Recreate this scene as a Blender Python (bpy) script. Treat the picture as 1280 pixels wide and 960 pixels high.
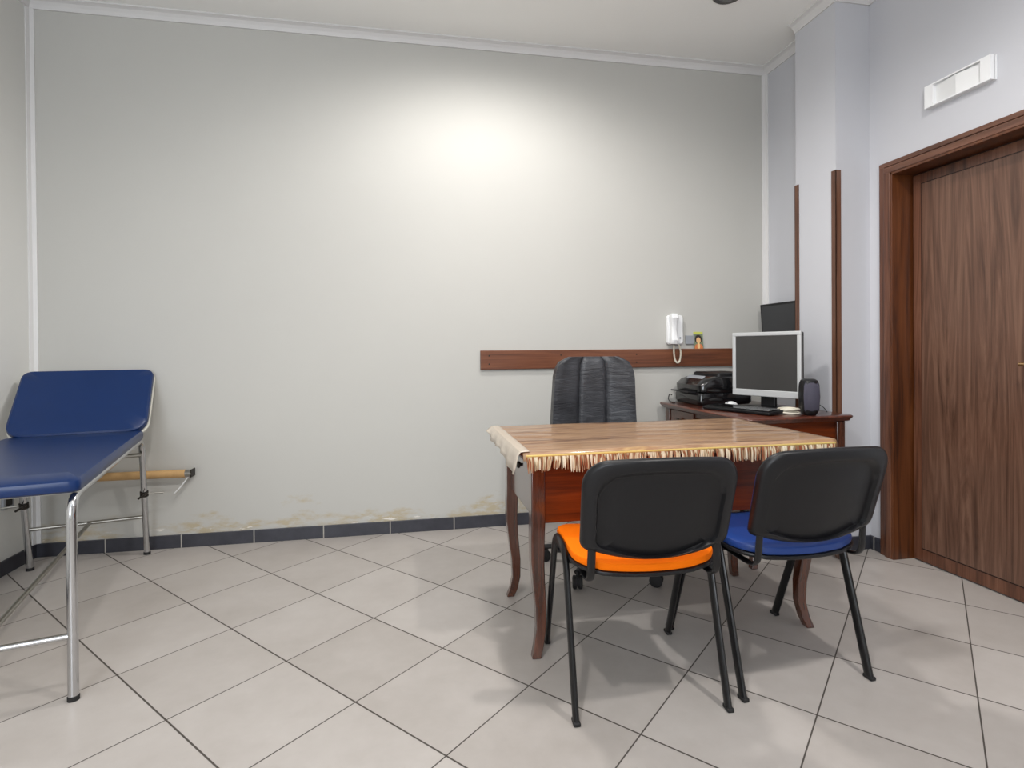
import bpy, bmesh, math, random
from mathutils import Vector, Matrix
from math import sin, cos, pi, radians

random.seed(7)
S = bpy.context.scene
for _o in list(bpy.data.objects):
    bpy.data.objects.remove(_o, do_unlink=True)
COL = S.collection

# ------------------------------------------------------------------ camera
TILE = 0.4
CAM_H = 2.832 * TILE
YAW, PITCH, ROLL = 0.186, -0.007, -0.008
BACK_Y, LEFT_X, DOOR_X, SIDE_X, CEIL_Z, REAR_Y = 3.516, -2.03, 2.54, 2.478, 3.07, -1.7


def cam_to_world(v):
    u, y0, w = v
    c, s = cos(ROLL), sin(ROLL)
    u, w = c * u - s * w, s * u + c * w
    c, s = cos(PITCH), sin(PITCH)
    y0, w = c * y0 - s * w, s * y0 + c * w
    c, s = cos(YAW), sin(YAW)
    return Vector((c * u + s * y0, -s * u + c * y0, w))


cd = bpy.data.cameras.new('camera')
cam = bpy.data.objects.new('camera', cd)
COL.objects.link(cam)
rx, fy, uz = cam_to_world((1, 0, 0)), cam_to_world((0, 1, 0)), cam_to_world((0, 0, 1))
M = Matrix.Identity(4)
for i in range(3):
    M[i][0], M[i][1], M[i][2] = rx[i], uz[i], -fy[i]
M[2][3] = CAM_H
cam.matrix_world = M
cd.sensor_fit = 'HORIZONTAL'
cd.sensor_width = 36.0
cd.lens = 36.0 * 697.5 / 1280.0
cd.shift_y = -(480 - 440.5) / 1280.0
cd.clip_start = 0.02
S.camera = cam

# ------------------------------------------------------------------ view, world, lights
S.view_settings.view_transform = 'Standard'
S.view_settings.look = 'None'
S.view_settings.gamma = 1.0
S.view_settings.use_curve_mapping = False
S.view_settings.exposure = 0.06
w = bpy.data.worlds.new('world')
S.world = w
w.use_nodes = True
w.node_tree.nodes['Background'].inputs[0].default_value = (0.8, 0.88, 1.0, 1)
w.node_tree.nodes['Background'].inputs[1].default_value = 0.3


def area(name, loc, target, sx, sy, power, col, spread=180):
    l = bpy.data.lights.new(name, 'AREA')
    l.shape = 'RECTANGLE'
    l.size, l.size_y = sx, sy
    l.energy = power
    l.color = col
    l.spread = radians(spread)
    o = bpy.data.objects.new(name, l)
    COL.objects.link(o)
    o.location = loc
    o.rotation_euler = (Vector(target) - Vector(loc)).to_track_quat('-Z', 'Y').to_euler()
    return o


def spot(name, loc, target, power, col, angle, blend, r=0.05):
    l = bpy.data.lights.new(name, 'SPOT')
    l.energy = power
    l.color = col
    l.spot_size = radians(angle)
    l.spot_blend = blend
    l.shadow_soft_size = r
    o = bpy.data.objects.new(name, l)
    COL.objects.link(o)
    o.location = loc
    o.rotation_euler = (Vector(target) - Vector(loc)).to_track_quat('-Z', 'Y').to_euler()
    return o


WARM = (1.0, 0.93, 0.84)
NEUT = (1.0, 0.97, 0.94)
COOL = (0.86, 0.92, 1.0)
spot('downlight_beam', (0.48, 2.5, 3.0), (0.45, 2.7, 0), 94, NEUT, 172, 0.6, 0.12)
spot('downlight_beam', (1.4, 0.75, 3.03), (1.4, 0.75, 0), 110, NEUT, 170, 0.6, 0.06)
spot('downlight_beam', (-0.28, 0.6, 3.03), (-0.28, 0.6, 0), 82, NEUT, 170, 0.6, 0.06)
area('rear_fill', (-0.7, REAR_Y + 0.05, 1.7), (0.3, 2.5, 1.5), 2.2, 1.8, 112, COOL)  # added cool fill light in front of the rear wall, which has no window

# ------------------------------------------------------------------ material helpers
MATS = {}


def lin(c):
    return tuple(((v / 255.0) / 12.92 if v / 255.0 <= 0.04045 else ((v / 255.0 + 0.055) / 1.055) ** 2.4) for v in c) + (1,)


def new_mat(name):
    m = bpy.data.materials.new(name)
    m.use_nodes = True
    nt = m.node_tree
    return m, nt, nt.nodes['Principled BSDF']


def node(nt, typ, **kw):
    n = nt.nodes.new(typ)
    for k, v in kw.items():
        setattr(n, k, v)
    return n


def mix(nt, fac, a, b):
    n = node(nt, 'ShaderNodeMix', data_type='RGBA')
    for sock, v in ((n.inputs[0], fac), (n.inputs[6], a), (n.inputs[7], b)):
        if hasattr(v, 'links'):
            nt.links.new(v, sock)
        else:
            sock.default_value = v
    return n.outputs[2]


def math_n(nt, op, a, b=None, c=None, clamp=False):
    n = node(nt, 'ShaderNodeMath', operation=op, use_clamp=clamp)
    for i, v in enumerate((a, b, c)):
        if v is None:
            continue
        if hasattr(v, 'links'):
            nt.links.new(v, n.inputs[i])
        else:
            n.inputs[i].default_value = v
    return n.outputs[0]


def mapping(nt, scale=(1, 1, 1), rot=(0, 0, 0), coord='Object'):
    tc = node(nt, 'ShaderNodeTexCoord')
    mp = node(nt, 'ShaderNodeMapping')
    mp.inputs['Scale'].default_value = scale
    mp.inputs['Rotation'].default_value = rot
    nt.links.new(tc.outputs[coord], mp.inputs[0])
    return mp.outputs[0]


def noise(nt, vec, scale, detail=4, rough=0.55, dist=0.0):
    n = node(nt, 'ShaderNodeTexNoise')
    n.inputs['Scale'].default_value = scale
    n.inputs['Detail'].default_value = detail
    n.inputs['Roughness'].default_value = rough
    n.inputs['Distortion'].default_value = dist
    nt.links.new(vec, n.inputs['Vector'])
    return n.outputs['Fac']


def ramp(nt, fac, stops):
    n = node(nt, 'ShaderNodeValToRGB')
    e = n.color_ramp.elements
    while len(e) < len(stops):
        e.new(0.5)
    for i, (p, c) in enumerate(stops):
        e[i].position = p
        e[i].color = c if len(c) == 4 else lin(c)
    nt.links.new(fac, n.inputs[0])
    return n.outputs[0]


def bump(nt, bsdf, h, strength=0.1, dist=0.002):
    b = node(nt, 'ShaderNodeBump')
    b.inputs['Strength'].default_value = strength
    b.inputs['Distance'].default_value = dist
    nt.links.new(h, b.inputs['Height'])
    nt.links.new(b.outputs[0], bsdf.inputs['Normal'])


def plain(name, rgb, rough=0.5, metal=0.0, var=0.06, vscale=25, coat=0.0, bmp=0.0, spec=0.5, bscale=180):
    m, nt, b = new_mat(name)
    v = mapping(nt)
    n = noise(nt, v, vscale, 3)
    c = lin(rgb)
    lo = tuple(x * (1 - var) for x in c[:3]) + (1,)
    hi = tuple(min(1, x * (1 + var)) for x in c[:3]) + (1,)
    nt.links.new(mix(nt, n, lo, hi), b.inputs['Base Color'])
    b.inputs['Roughness'].default_value = rough
    b.inputs['Metallic'].default_value = metal
    b.inputs['Specular IOR Level'].default_value = spec
    if coat:
        b.inputs['Coat Weight'].default_value = coat
        b.inputs['Coat Roughness'].default_value = 0.12
    if bmp:
        bump(nt, b, noise(nt, v, bscale, 3), bmp, 0.001)
    MATS[name] = m
    return m


def wood(name, dark, mid, light, axis, rough=0.35, coat=0.3, scale=1.0, spec=0.5, ring=1.0):
    """long grain along axis"""
    m, nt, b = new_mat(name)
    k = [14 * scale] * 3
    k['xyz'.index(axis)] = 0.9 * scale
    v = mapping(nt, tuple(k))
    n1 = noise(nt, v, 1.1, 5, 0.6, 1.6 * ring)
    k2 = [90 * scale] * 3
    k2['xyz'.index(axis)] = 2.5 * scale
    v2 = mapping(nt, tuple(k2))
    n2 = noise(nt, v2, 1.5, 3, 0.6)
    f = math_n(nt, 'ADD', math_n(nt, 'MULTIPLY', n1, 0.72), math_n(nt, 'MULTIPLY', n2, 0.28))
    nt.links.new(ramp(nt, f, [(0.34, dark), (0.5, mid), (0.66, light)]), b.inputs['Base Color'])
    b.inputs['Roughness'].default_value = rough
    b.inputs['Coat Weight'].default_value = coat
    b.inputs['Coat Roughness'].default_value = 0.15
    b.inputs['Specular IOR Level'].default_value = spec
    bump(nt, b, n2, 0.06, 0.001)
    MATS[name] = m
    return m


# painted walls
def wall_paint(name, rgb, stains=False):
    m, nt, b = new_mat(name)
    v = mapping(nt)
    n = noise(nt, v, 1.3, 4)
    c = lin(rgb)
    lo = tuple(x * 0.965 for x in c[:3]) + (1,)
    hi = tuple(x * 1.03 for x in c[:3]) + (1,)
    out = mix(nt, n, lo, hi)
    if stains:   # damp stains and flaked paint with their own ragged outline low on the wall
        sep = node(nt, 'ShaderNodeSeparateXYZ')
        nt.links.new(v, sep.inputs[0])
        z, x = sep.outputs['Z'], sep.outputs['X']
        nA = noise(nt, mapping(nt, (1.0, 1, 2.2)), 3.0, 6, 0.65)
        nB = noise(nt, mapping(nt, (1.6, 1, 5)), 5.0, 6, 0.7)
        h = math_n(nt, 'MULTIPLY', math_n(nt, 'SUBTRACT', nA, 0.36), 0.75)
        mk = math_n(nt, 'MULTIPLY', math_n(nt, 'SUBTRACT', math_n(nt, 'ADD', h, 0.055), z), 12, clamp=True)
        spots = math_n(nt, 'MULTIPLY', math_n(nt, 'SUBTRACT', nB, 0.41), 7, clamp=True)
        out = mix(nt, math_n(nt, 'MULTIPLY', math_n(nt, 'MULTIPLY', mk, spots), 0.6), out, lin((176, 156, 112)))
        fl = math_n(nt, 'MULTIPLY', math_n(nt, 'SUBTRACT', noise(nt, mapping(nt, (1.2, 1, 6)), 7.0, 4, 0.6), 0.62), 40, clamp=True)
        zz = math_n(nt, 'MULTIPLY', math_n(nt, 'SUBTRACT', 0.118, z), 60, clamp=True)
        out = mix(nt, math_n(nt, 'MULTIPLY', fl, zz), out, lin((226, 222, 214)))
    nt.links.new(out, b.inputs['Base Color'])
    b.inputs['Roughness'].default_value = 0.75
    b.inputs['Specular IOR Level'].default_value = 0.3
    bump(nt, b, noise(nt, v, 160, 3), 0.05, 0.001)
    MATS[name] = m
    return m


wall_paint('paint_back', (190, 189, 184), stains=True)
wall_paint('paint_side', (197, 198, 203))
wall_paint('paint_left', (216, 216, 212))
wall_paint('paint_ceiling', (240, 240, 237))
plain('trim_white', (214, 213, 212), 0.5, var=0.02)


def floor_mat():
    m, nt, b = new_mat('floor_tiles')
    tc = node(nt, 'ShaderNodeTexCoord')
    sep = node(nt, 'ShaderNodeSeparateXYZ')
    nt.links.new(tc.outputs['Object'], sep.inputs[0])
    c, s = cos(0.741), sin(0.741)
    ox, oy = -0.982 * TILE, 8.188 * TILE
    dx = math_n(nt, 'SUBTRACT', sep.outputs[0], ox)
    dy = math_n(nt, 'SUBTRACT', sep.outputs[1], oy)
    u = math_n(nt, 'DIVIDE', math_n(nt, 'ADD', math_n(nt, 'MULTIPLY', dx, c), math_n(nt, 'MULTIPLY', dy, s)), TILE)
    v = math_n(nt, 'DIVIDE', math_n(nt, 'SUBTRACT', math_n(nt, 'MULTIPLY', dx, s), math_n(nt, 'MULTIPLY', dy, c)), TILE)

    def line(t, wdt):
        f = math_n(nt, 'ABSOLUTE', math_n(nt, 'SUBTRACT', math_n(nt, 'FRACT', math_n(nt, 'ADD', t, 0.5)), 0.5))
        return math_n(nt, 'SUBTRACT', 1.0, math_n(nt, 'MULTIPLY', math_n(nt, 'SUBTRACT', f, wdt * 0.5), 400, clamp=True))
    g = math_n(nt, 'MAXIMUM', line(u, 0.0115), line(v, 0.0085))
    cid = node(nt, 'ShaderNodeCombineXYZ')
    nt.links.new(math_n(nt, 'FLOOR', u), cid.inputs[0])
    nt.links.new(math_n(nt, 'FLOOR', v), cid.inputs[1])
    wn = node(nt, 'ShaderNodeTexWhiteNoise')
    nt.links.new(cid.outputs[0], wn.inputs[0])
    n1 = noise(nt, tc.outputs['Object'], 3.2, 5, 0.6)
    n2 = noise(nt, tc.outputs['Object'], 16, 4, 0.6)
    f = math_n(nt, 'ADD', math_n(nt, 'MULTIPLY', n1, 0.55), math_n(nt, 'ADD', math_n(nt, 'MULTIPLY', n2, 0.2), math_n(nt, 'MULTIPLY', wn.outputs[0], 0.25)))
    base = ramp(nt, f, [(0.3, (166, 159, 153)), (0.7, (186, 180, 175))])
    nt.links.new(mix(nt, g, base, lin((74, 68, 63))), b.inputs['Base Color'])
    nt.links.new(math_n(nt, 'ADD', math_n(nt, 'MULTIPLY', n2, 0.12), math_n(nt, 'ADD', math_n(nt, 'MULTIPLY', g, 0.4), 0.3)), b.inputs['Roughness'])
    b.inputs['Specular IOR Level'].default_value = 0.4
    bump(nt, b, math_n(nt, 'SUBTRACT', 1.0, g), 0.25, 0.001)
    MATS['floor_tiles'] = m


floor_mat()


def skirting_mat(name, axis, off):
    m, nt, b = new_mat(name)
    tc = node(nt, 'ShaderNodeTexCoord')
    sep = node(nt, 'ShaderNodeSeparateXYZ')
    nt.links.new(tc.outputs['Object'], sep.inputs[0])
    t = math_n(nt, 'DIVIDE', math_n(nt, 'SUBTRACT', sep.outputs[axis], off), 0.392)
    f = math_n(nt, 'ABSOLUTE', math_n(nt, 'SUBTRACT', math_n(nt, 'FRACT', math_n(nt, 'ADD', t, 0.5)), 0.5))
    g = math_n(nt, 'LESS_THAN', f, 0.0075)
    n = noise(nt, tc.outputs['Object'], 14, 4)
    base = ramp(nt, n, [(0.3, (48, 49, 57)), (0.7, (62, 63, 71))])
    nt.links.new(mix(nt, g, base, lin((172, 168, 160))), b.inputs['Base Color'])
    b.inputs['Roughness'].default_value = 0.4
    MATS[name] = m


skirting_mat('skirting_x', 0, 0.281)
skirting_mat('skirting_y', 1, 3.05)

wood('wood_desk', (58, 18, 2), (92, 35, 4), (116, 48, 8), 'x', 0.4, 0.15, spec=0.3)
wood('wood_desk_upright', (48, 22, 13), (76, 40, 26), (96, 54, 36), 'z', 0.22, 0.9)
wood('wood_side_desk', (50, 20, 12), (82, 38, 24), (108, 54, 34), 'y', 0.28, 0.6)
wood('wood_board', (78, 42, 26), (104, 60, 38), (124, 76, 50), 'x', 0.4, 0.2)
wood('wood_strip', (72, 44, 32), (98, 64, 47), (116, 80, 60), 'z', 0.4, 0.2)
wood('wood_frame', (58, 31, 19), (94, 57, 39), (116, 78, 58), 'z', 0.38, 0.25)
wood('wood_frame_head', (64, 37, 25), (98, 62, 45), (118, 80, 62), 'y', 0.38, 0.25)
wood('wood_jamb', (52, 24, 9), (88, 46, 19), (106, 60, 30), 'z', 0.38, 0.25)
wood('wood_leaf', (68, 44, 32), (97, 68, 53), (117, 87, 70), 'z', 0.4, 0.15, 0.62, ring=2.6)
plain('groove_dark', (40, 20, 14), 0.6)
plain('vinyl_blue', (11, 41, 88), 0.36, var=0.1, vscale=6, coat=0.08, bmp=0.06, spec=0.35)
plain('frame_white', (214, 212, 200), 0.4)
plain('steel', (200, 201, 203), 0.16, 1.0, var=0.08)
plain('steel_dull', (168, 166, 160), 0.34, 1.0, var=0.15, vscale=40)
plain('rubber', (26, 25, 26), 0.7)
plain('cardboard', (196, 158, 108), 0.8, var=0.1)
plain('dark_metal', (60, 56, 52), 0.45, 0.8)
plain('plastic_black', (17, 17, 20), 0.4, var=0.08, bmp=0.1, bscale=420, spec=0.4)
plain('tube_black', (14, 14, 16), 0.3, var=0.1, coat=0.1, spec=0.4)
plain('fabric_orange', (250, 118, 6), 0.8, var=0.05, bmp=0.2, bscale=700, spec=0.12)
plain('vinyl_chair_blue', (26, 60, 128), 0.4, var=0.06, bmp=0.06)
plain('plastic_white', (238, 239, 240), 0.35, var=0.02)
plain('plastic_cream', (222, 216, 200), 0.45, var=0.03)
plain('plastic_grey', (150, 154, 160), 0.5, var=0.03)
plain('plastic_gloss_black', (18, 18, 20), 0.16, var=0.05, coat=0.5)
plain('plastic_silver', (196, 198, 199), 0.35, 0.15, var=0.03)
plain('screen_dark', (62, 61, 60), 0.22, var=0.04)
plain('screen_black', (52, 53, 56), 0.4, var=0.04)
plain('speaker_cloth', (66, 64, 78), 0.75, var=0.1, bmp=0.3, bscale=900)
plain('lamp_ring', (92, 90, 88), 0.4, 0.6)
plain('lamp_glass', (120, 120, 116), 0.3)
plain('brass', (196, 160, 120), 0.25, 1.0)
plain('diffuser', (228, 229, 229), 0.4, var=0.02)
plain('gold_braid', (206, 178, 104), 0.45, 0.2, var=0.15, vscale=200)


def leather():
    m, nt, b = new_mat('leather_black')
    v = mapping(nt)
    n = noise(nt, v, 9, 4)
    nt.links.new(ramp(nt, n, [(0.3, (42, 43, 47)), (0.7, (66, 68, 73))]), b.inputs['Base Color'])
    b.inputs['Roughness'].default_value = 0.42
    wv = noise(nt, mapping(nt, (5, 5, 26)), 1.6, 4, 0.6, 0.8)
    gr = noise(nt, v, 320, 2)
    bump(nt, b, math_n(nt, 'ADD', wv, math_n(nt, 'MULTIPLY', gr, 0.1)), 0.5, 0.012)
    MATS['leather_black'] = m


leather()


def cloth_mat():
    m, nt, b = new_mat('cloth_striped')
    v = mapping(nt)
    sep = node(nt, 'ShaderNodeSeparateXYZ')
    nt.links.new(v, sep.inputs[0])
    n1 = noise(nt, mapping(nt, (1.4, 17, 1)), 1.0, 5, 0.65, 0.8)
    n2 = noise(nt, mapping(nt, (6, 60, 1)), 1.0, 3, 0.6)
    f = math_n(nt, 'ADD', math_n(nt, 'MULTIPLY', n1, 0.7), math_n(nt, 'MULTIPLY', n2, 0.3))
    nt.links.new(ramp(nt, f, [(0.36, (70, 43, 28)), (0.43, (134, 98, 70)), (0.52, (170, 136, 102)), (0.6, (148, 108, 72)), (0.68, (186, 152, 100))]), b.inputs['Base Color'])
    b.inputs['Roughness'].default_value = 0.55
    b.inputs['Coat Weight'].default_value = 0.7
    b.inputs['Coat Roughness'].default_value = 0.12
    bump(nt, b, n2, 0.12, 0.002)
    MATS['cloth_striped'] = m


cloth_mat()


def fringe_mat():
    m, nt, b = new_mat('fringe_yarn')
    oi = node(nt, 'ShaderNodeTexCoord')
    n = noise(nt, mapping(nt, (60, 60, 2)), 1.0, 2, 0.5)
    nt.links.new(ramp(nt, n, [(0.36, (222, 212, 190)), (0.46, (204, 186, 152)), (0.51, (128, 92, 62)), (0.55, (150, 72, 36)), (0.6, (186, 166, 130)), (0.66, (222, 210, 186))]), b.inputs['Base Color'])
    b.inputs['Roughness'].default_value = 0.8
    MATS['fringe_yarn'] = m


fringe_mat()


def clear_plastic():
    m, nt, b = new_mat('clear_plastic')
    b.inputs['Base Color'].default_value = lin((218, 205, 188))
    b.inputs['Roughness'].default_value = 0.25
    b.inputs['Alpha'].default_value = 0.75
    bump(nt, b, noise(nt, mapping(nt), 30, 3), 0.3, 0.004)
    MATS['clear_plastic'] = m


clear_plastic()


def portrait_mat():
    """small printed portrait card: coloured shapes in the card's own face coordinates"""
    m, nt, b = new_mat('portrait_card')
    v = mapping(nt)
    sep = node(nt, 'ShaderNodeSeparateXYZ')
    nt.links.new(v, sep.inputs[0])
    x, z = sep.outputs['X'], sep.outputs['Z']

    def blob(cx, cz, rx_, rz_):
        a = math_n(nt, 'POWER', math_n(nt, 'ABSOLUTE', math_n(nt, 'DIVIDE', math_n(nt, 'SUBTRACT', x, cx), rx_)), 2.0)
        c = math_n(nt, 'POWER', math_n(nt, 'ABSOLUTE', math_n(nt, 'DIVIDE', math_n(nt, 'SUBTRACT', z, cz), rz_)), 2.0)
        return math_n(nt, 'LESS_THAN', math_n(nt, 'ADD', a, c), 1.0)
    out = mix(nt, noise(nt, v, 60, 2), lin((70, 92, 116)), lin((150, 160, 90)))
    out = mix(nt, math_n(nt, 'GREATER_THAN', z, 0.1), out, lin((196, 200, 92)))
    out = mix(nt, blob(0.0, 0.064, 0.026, 0.03), out, lin((44, 34, 34)))
    out = mix(nt, blob(0.0, 0.056, 0.016, 0.021), out, lin((222, 180, 128)))
    out = mix(nt, blob(0.0, 0.008, 0.03, 0.026), out, lin((206, 120, 74)))
    out = mix(nt, blob(0.0, 0.018, 0.01, 0.022), out, lin((232, 196, 140)))
    nt.links.new(out, b.inputs['Base Color'])
    b.inputs['Roughness'].default_value = 0.4
    MATS['portrait_card'] = m


portrait_mat()

# ------------------------------------------------------------------ mesh helpers


def obj(name, bm, mat, parent=None, smooth=True, bevel=0.0, bseg=2, subsurf=0, loc=None, auto=35):
    bmesh.ops.recalc_face_normals(bm, faces=bm.faces)
    me = bpy.data.meshes.new(name)
    bm.to_mesh(me)
    bm.free()
    o = bpy.data.objects.new(name, me)
    COL.objects.link(o)
    me.materials.append(MATS[mat])
    if loc:
        o.location = loc
    if parent is not None:
        o.parent = parent
    if smooth:
        me.shade_smooth()
        me.set_sharp_from_angle(angle=radians(auto))
    if bevel:
        md = o.modifiers.new('bevel', 'BEVEL')
        md.width = bevel
        md.segments = bseg
        md.limit_method = 'ANGLE'
        md.angle_limit = radians(40)
        md.harden_normals = False
    if subsurf:
        md = o.modifiers.new('subsurf', 'SUBSURF')
        md.levels = md.render_levels = subsurf
    return o


def thing(name, label, cat, loc=(0, 0, 0), rz=0.0, group=None, kind=None):
    o = bpy.data.objects.new(name, None)
    COL.objects.link(o)
    o.location = loc
    o.rotation_euler = (0, 0, rz)
    o.empty_display_size = 0.1
    if kind:
        o['kind'] = kind
    if label:
        o['label'] = label
        o['category'] = cat
    if group:
        o['group'] = group
    return o


def tag(o, label, cat, group=None):
    o['label'] = label
    o['category'] = cat
    if group:
        o['group'] = group
    return o


def structure(name, bm, mat, **kw):
    o = obj(name, bm, mat, **kw)
    if o.parent is None:
        o['kind'] = 'structure'
    return o


def B():
    return bmesh.new()


def box(bm, x0, x1, y0, y1, z0, z1, mtx=None):
    vs = [bm.verts.new((x, y, z)) for z in (z0, z1) for y in (y0, y1) for x in (x0, x1)]
    if mtx is not None:
        for v in vs:
            v.co = mtx @ v.co
    for f in ((0, 2, 3, 1), (4, 5, 7, 6), (0, 1, 5, 4), (2, 6, 7, 3), (0, 4, 6, 2), (1, 3, 7, 5)):
        bm.faces.new([vs[i] for i in f])
    return bm


def smooth_path(pts, n=8):
    """Catmull-Rom through points"""
    P = [Vector(p) for p in pts]
    P = [P[0] * 2 - P[1]] + P + [P[-1] * 2 - P[-2]]
    out = []
    for i in range(1, len(P) - 2):
        a, b_, c, d = P[i - 1:i + 3]
        for k in range(n):
            t = k / n
            out.append(0.5 * (2 * b_ + (c - a) * t + (2 * a - 5 * b_ + 4 * c - d) * t * t + (3 * b_ - a - 3 * c + d) * t ** 3))
    out.append(P[-2])
    return out


def round_path(pts, r, n=6):
    """polyline with rounded corners"""
    P = [Vector(p) for p in pts]
    out = [P[0]]
    for i in range(1, len(P) - 1):
        a, b_, c = P[i - 1], P[i], P[i + 1]
        ra = min(r, (a - b_).length * 0.49, (c - b_).length * 0.49)
        p0 = b_ + (a - b_).normalized() * ra
        p1 = b_ + (c - b_).normalized() * ra
        for k in range(n + 1):
            t = k / n
            out.append(p0 * (1 - t) ** 2 + b_ * 2 * t * (1 - t) + p1 * t * t)
    out.append(P[-1])
    return out


def tube(bm, path, r, seg=12, r2=None, up=None, cap=True, radii=None):
    P = [Vector(p) for p in path]
    n = len(P)
    rings = []
    prev = None
    for i in range(n):
        t = (P[min(i + 1, n - 1)] - P[max(i - 1, 0)]).normalized()
        if prev is None:
            ref = Vector(up) if up else (Vector((0, 0, 1)) if abs(t.z) < 0.9 else Vector((1, 0, 0)))
            side = t.cross(ref).normalized()
        else:
            side = (prev - t * prev.dot(t)).normalized()
        prev = side
        nrm = side.cross(t)
        k = radii[i] if radii else 1.0
        ra, rb = r * k, (r2 if r2 is not None else r) * k
        rings.append([bm.verts.new(P[i] + side * cos(2 * pi * j / seg) * ra + nrm * sin(2 * pi * j / seg) * rb) for j in range(seg)])
    for a, b_ in zip(rings, rings[1:]):
        for j in range(seg):
            bm.faces.new((a[j], a[(j + 1) % seg], b_[(j + 1) % seg], b_[j]))
    if cap:
        bm.faces.new(rings[0])
        bm.faces.new(list(reversed(rings[-1])))
    return bm


def lathe(bm, prof, seg=24, mtx=None, cap=True):
    rings = []
    for r, z in prof:
        ring = []
        for j in range(seg):
            v = Vector((r * cos(2 * pi * j / seg), r * sin(2 * pi * j / seg), z))
            ring.append(bm.verts.new(mtx @ v if mtx is not None else v))
        rings.append(ring)
    for a, b_ in zip(rings, rings[1:]):
        for j in range(seg):
            bm.faces.new((a[j], a[(j + 1) % seg], b_[(j + 1) % seg], b_[j]))
    if cap:
        bm.faces.new(list(reversed(rings[0])))
        bm.faces.new(rings[-1])
    return bm


def loft(bm, sections, cap=True, closed=True):
    rings = [[bm.verts.new(p) for p in s] for s in sections]
    n = len(rings[0])
    for a, b_ in zip(rings, rings[1:]):
        for j in range(n if closed else n - 1):
            bm.faces.new((a[j], a[(j + 1) % n], b_[(j + 1) % n], b_[j]))
    if cap:
        bm.faces.new(list(reversed(rings[0])))
        bm.faces.new(rings[-1])
    return bm


def rrect(w_, h_, r, n=6, radii=None):
    """rounded rectangle outline centred on origin, counter-clockwise"""
    out = []
    rr = radii or (r, r, r, r)
    for k, (sx, sy) in enumerate(((1, 1), (-1, 1), (-1, -1), (1, -1))):
        q = rr[k]
        for i in range(n + 1):
            a = pi / 2 * k + pi / 2 * i / n
            out.append((sx * (w_ / 2 - q) + q * cos(a), sy * (h_ / 2 - q) + q * sin(a)))
    return out


def pad(bm, outline, z0, z1, rnd, fz=None, steps=4, mtx=None):
    """cushion: outline in xy, thickness z0..z1, rounded rim; fz(x,y) lifts the surface; filled by inset rings"""
    n = len(outline)
    cx = sum(p[0] for p in outline) / n
    cy = sum(p[1] for p in outline) / n
    secs = []

    def ring(inset, z):
        r = []
        for x, y in outline:
            dx, dy = x - cx, y - cy
            d = math.hypot(dx, dy) or 1
            k = max(0.02, (d - inset) / d)
            px, py = cx + dx * k, cy + dy * k
            v = Vector((px, py, z + (fz(px, py) if fz else 0)))
            r.append(mtx @ v if mtx is not None else v)
        return r
    hh = (z1 - z0)
    big = max(math.hypot(p[0] - cx, p[1] - cy) for p in outline)
    for fr in (0.96, 0.75, 0.5, 0.25):
        secs.append(ring(rnd + (big - rnd) * fr, z0))
    for i in range(steps + 1):
        a = pi * i / steps
        secs.append(ring(rnd * (1 - sin(a)), z0 + hh * (0.5 - 0.5 * cos(a))))
    for fr in (0.25, 0.5, 0.75, 0.96):
        secs.append(ring(rnd + (big - rnd) * fr, z1))
    return loft(bm, secs)


# ------------------------------------------------------------------ room shell
structure('floor', box(B(), LEFT_X - 0.2, 2.85, REAR_Y - 0.2, BACK_Y + 0.2, -0.1, 0.0), 'floor_tiles', smooth=False)
structure('ceiling', box(B(), LEFT_X - 0.2, 2.85, REAR_Y - 0.2, BACK_Y + 0.2, CEIL_Z, CEIL_Z + 0.1), 'paint_ceiling', smooth=False)
structure('wall_back', box(B(), LEFT_X - 0.2, 2.85, BACK_Y, BACK_Y + 0.12, 0, CEIL_Z), 'paint_back', smooth=False)
structure('wall_left', box(B(), LEFT_X - 0.12, LEFT_X, REAR_Y, BACK_Y, 0, CEIL_Z), 'paint_left', smooth=False)
structure('wall_rear', box(B(), LEFT_X - 0.2, 2.85, REAR_Y - 0.12, REAR_Y, 0, CEIL_Z), 'paint_left', smooth=False)
DO0, DO1, DOZ = 1.66, 2.53, 2.045       # door opening
bm = B()
box(bm, DOOR_X, 2.72, REAR_Y, DO0, 0, CEIL_Z)
box(bm, DOOR_X, 2.72, DO0, DO1, DOZ, CEIL_Z)
box(bm, DOOR_X, 2.72, DO1, 3.0, 0, CEIL_Z)
box(bm, SIDE_X, 2.72, 3.0, BACK_Y, 0, CEIL_Z)
structure('wall_right', bm, 'paint_side', smooth=False)
PX, PY0, PY1 = 2.325, 2.69, 3.01
structure('pillar', box(B(), PX, DOOR_X, PY0, PY1, 0, CEIL_Z), 'paint_side', smooth=False)


def skirt(name, x0, x1, y0, y1, mat, h=0.075):
    structure(name, box(B(), x0, x1, y0, y1, 0, h), mat, smooth=False, bevel=0.002)


skirt('baseboard_back', LEFT_X, SIDE_X, BACK_Y - 0.012, BACK_Y, 'skirting_x')
skirt('baseboard_left', LEFT_X, LEFT_X + 0.012, REAR_Y, BACK_Y - 0.012, 'skirting_y')
skirt('baseboard_pillar', PX - 0.01, DOOR_X - 0.011, PY0 - 0.011, PY0, 'skirting_x')
skirt('baseboard_right', DOOR_X - 0.011, DOOR_X, DO1 + 0.075, PY0, 'skirting_y')


def cornice(name, p0, p1, inward):
    """cove moulding run from p0 to p1 under the ceiling; inward = unit vector into the room"""
    prof = [(0, -0.05), (0.008, -0.05), (0.01, -0.042), (0.016, -0.03), (0.028, -0.016), (0.042, -0.01), (0.05, -0.008), (0.05, 0), (0, 0)]
    secs = []
    for p in (p0, p1):
        secs.append([Vector((p[0] + inward[0] * a, p[1] + inward[1] * a, CEIL_Z + b_)) for a, b_ in prof])
    structure(name, loft(B(), secs), 'trim_white', smooth=False)


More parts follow.
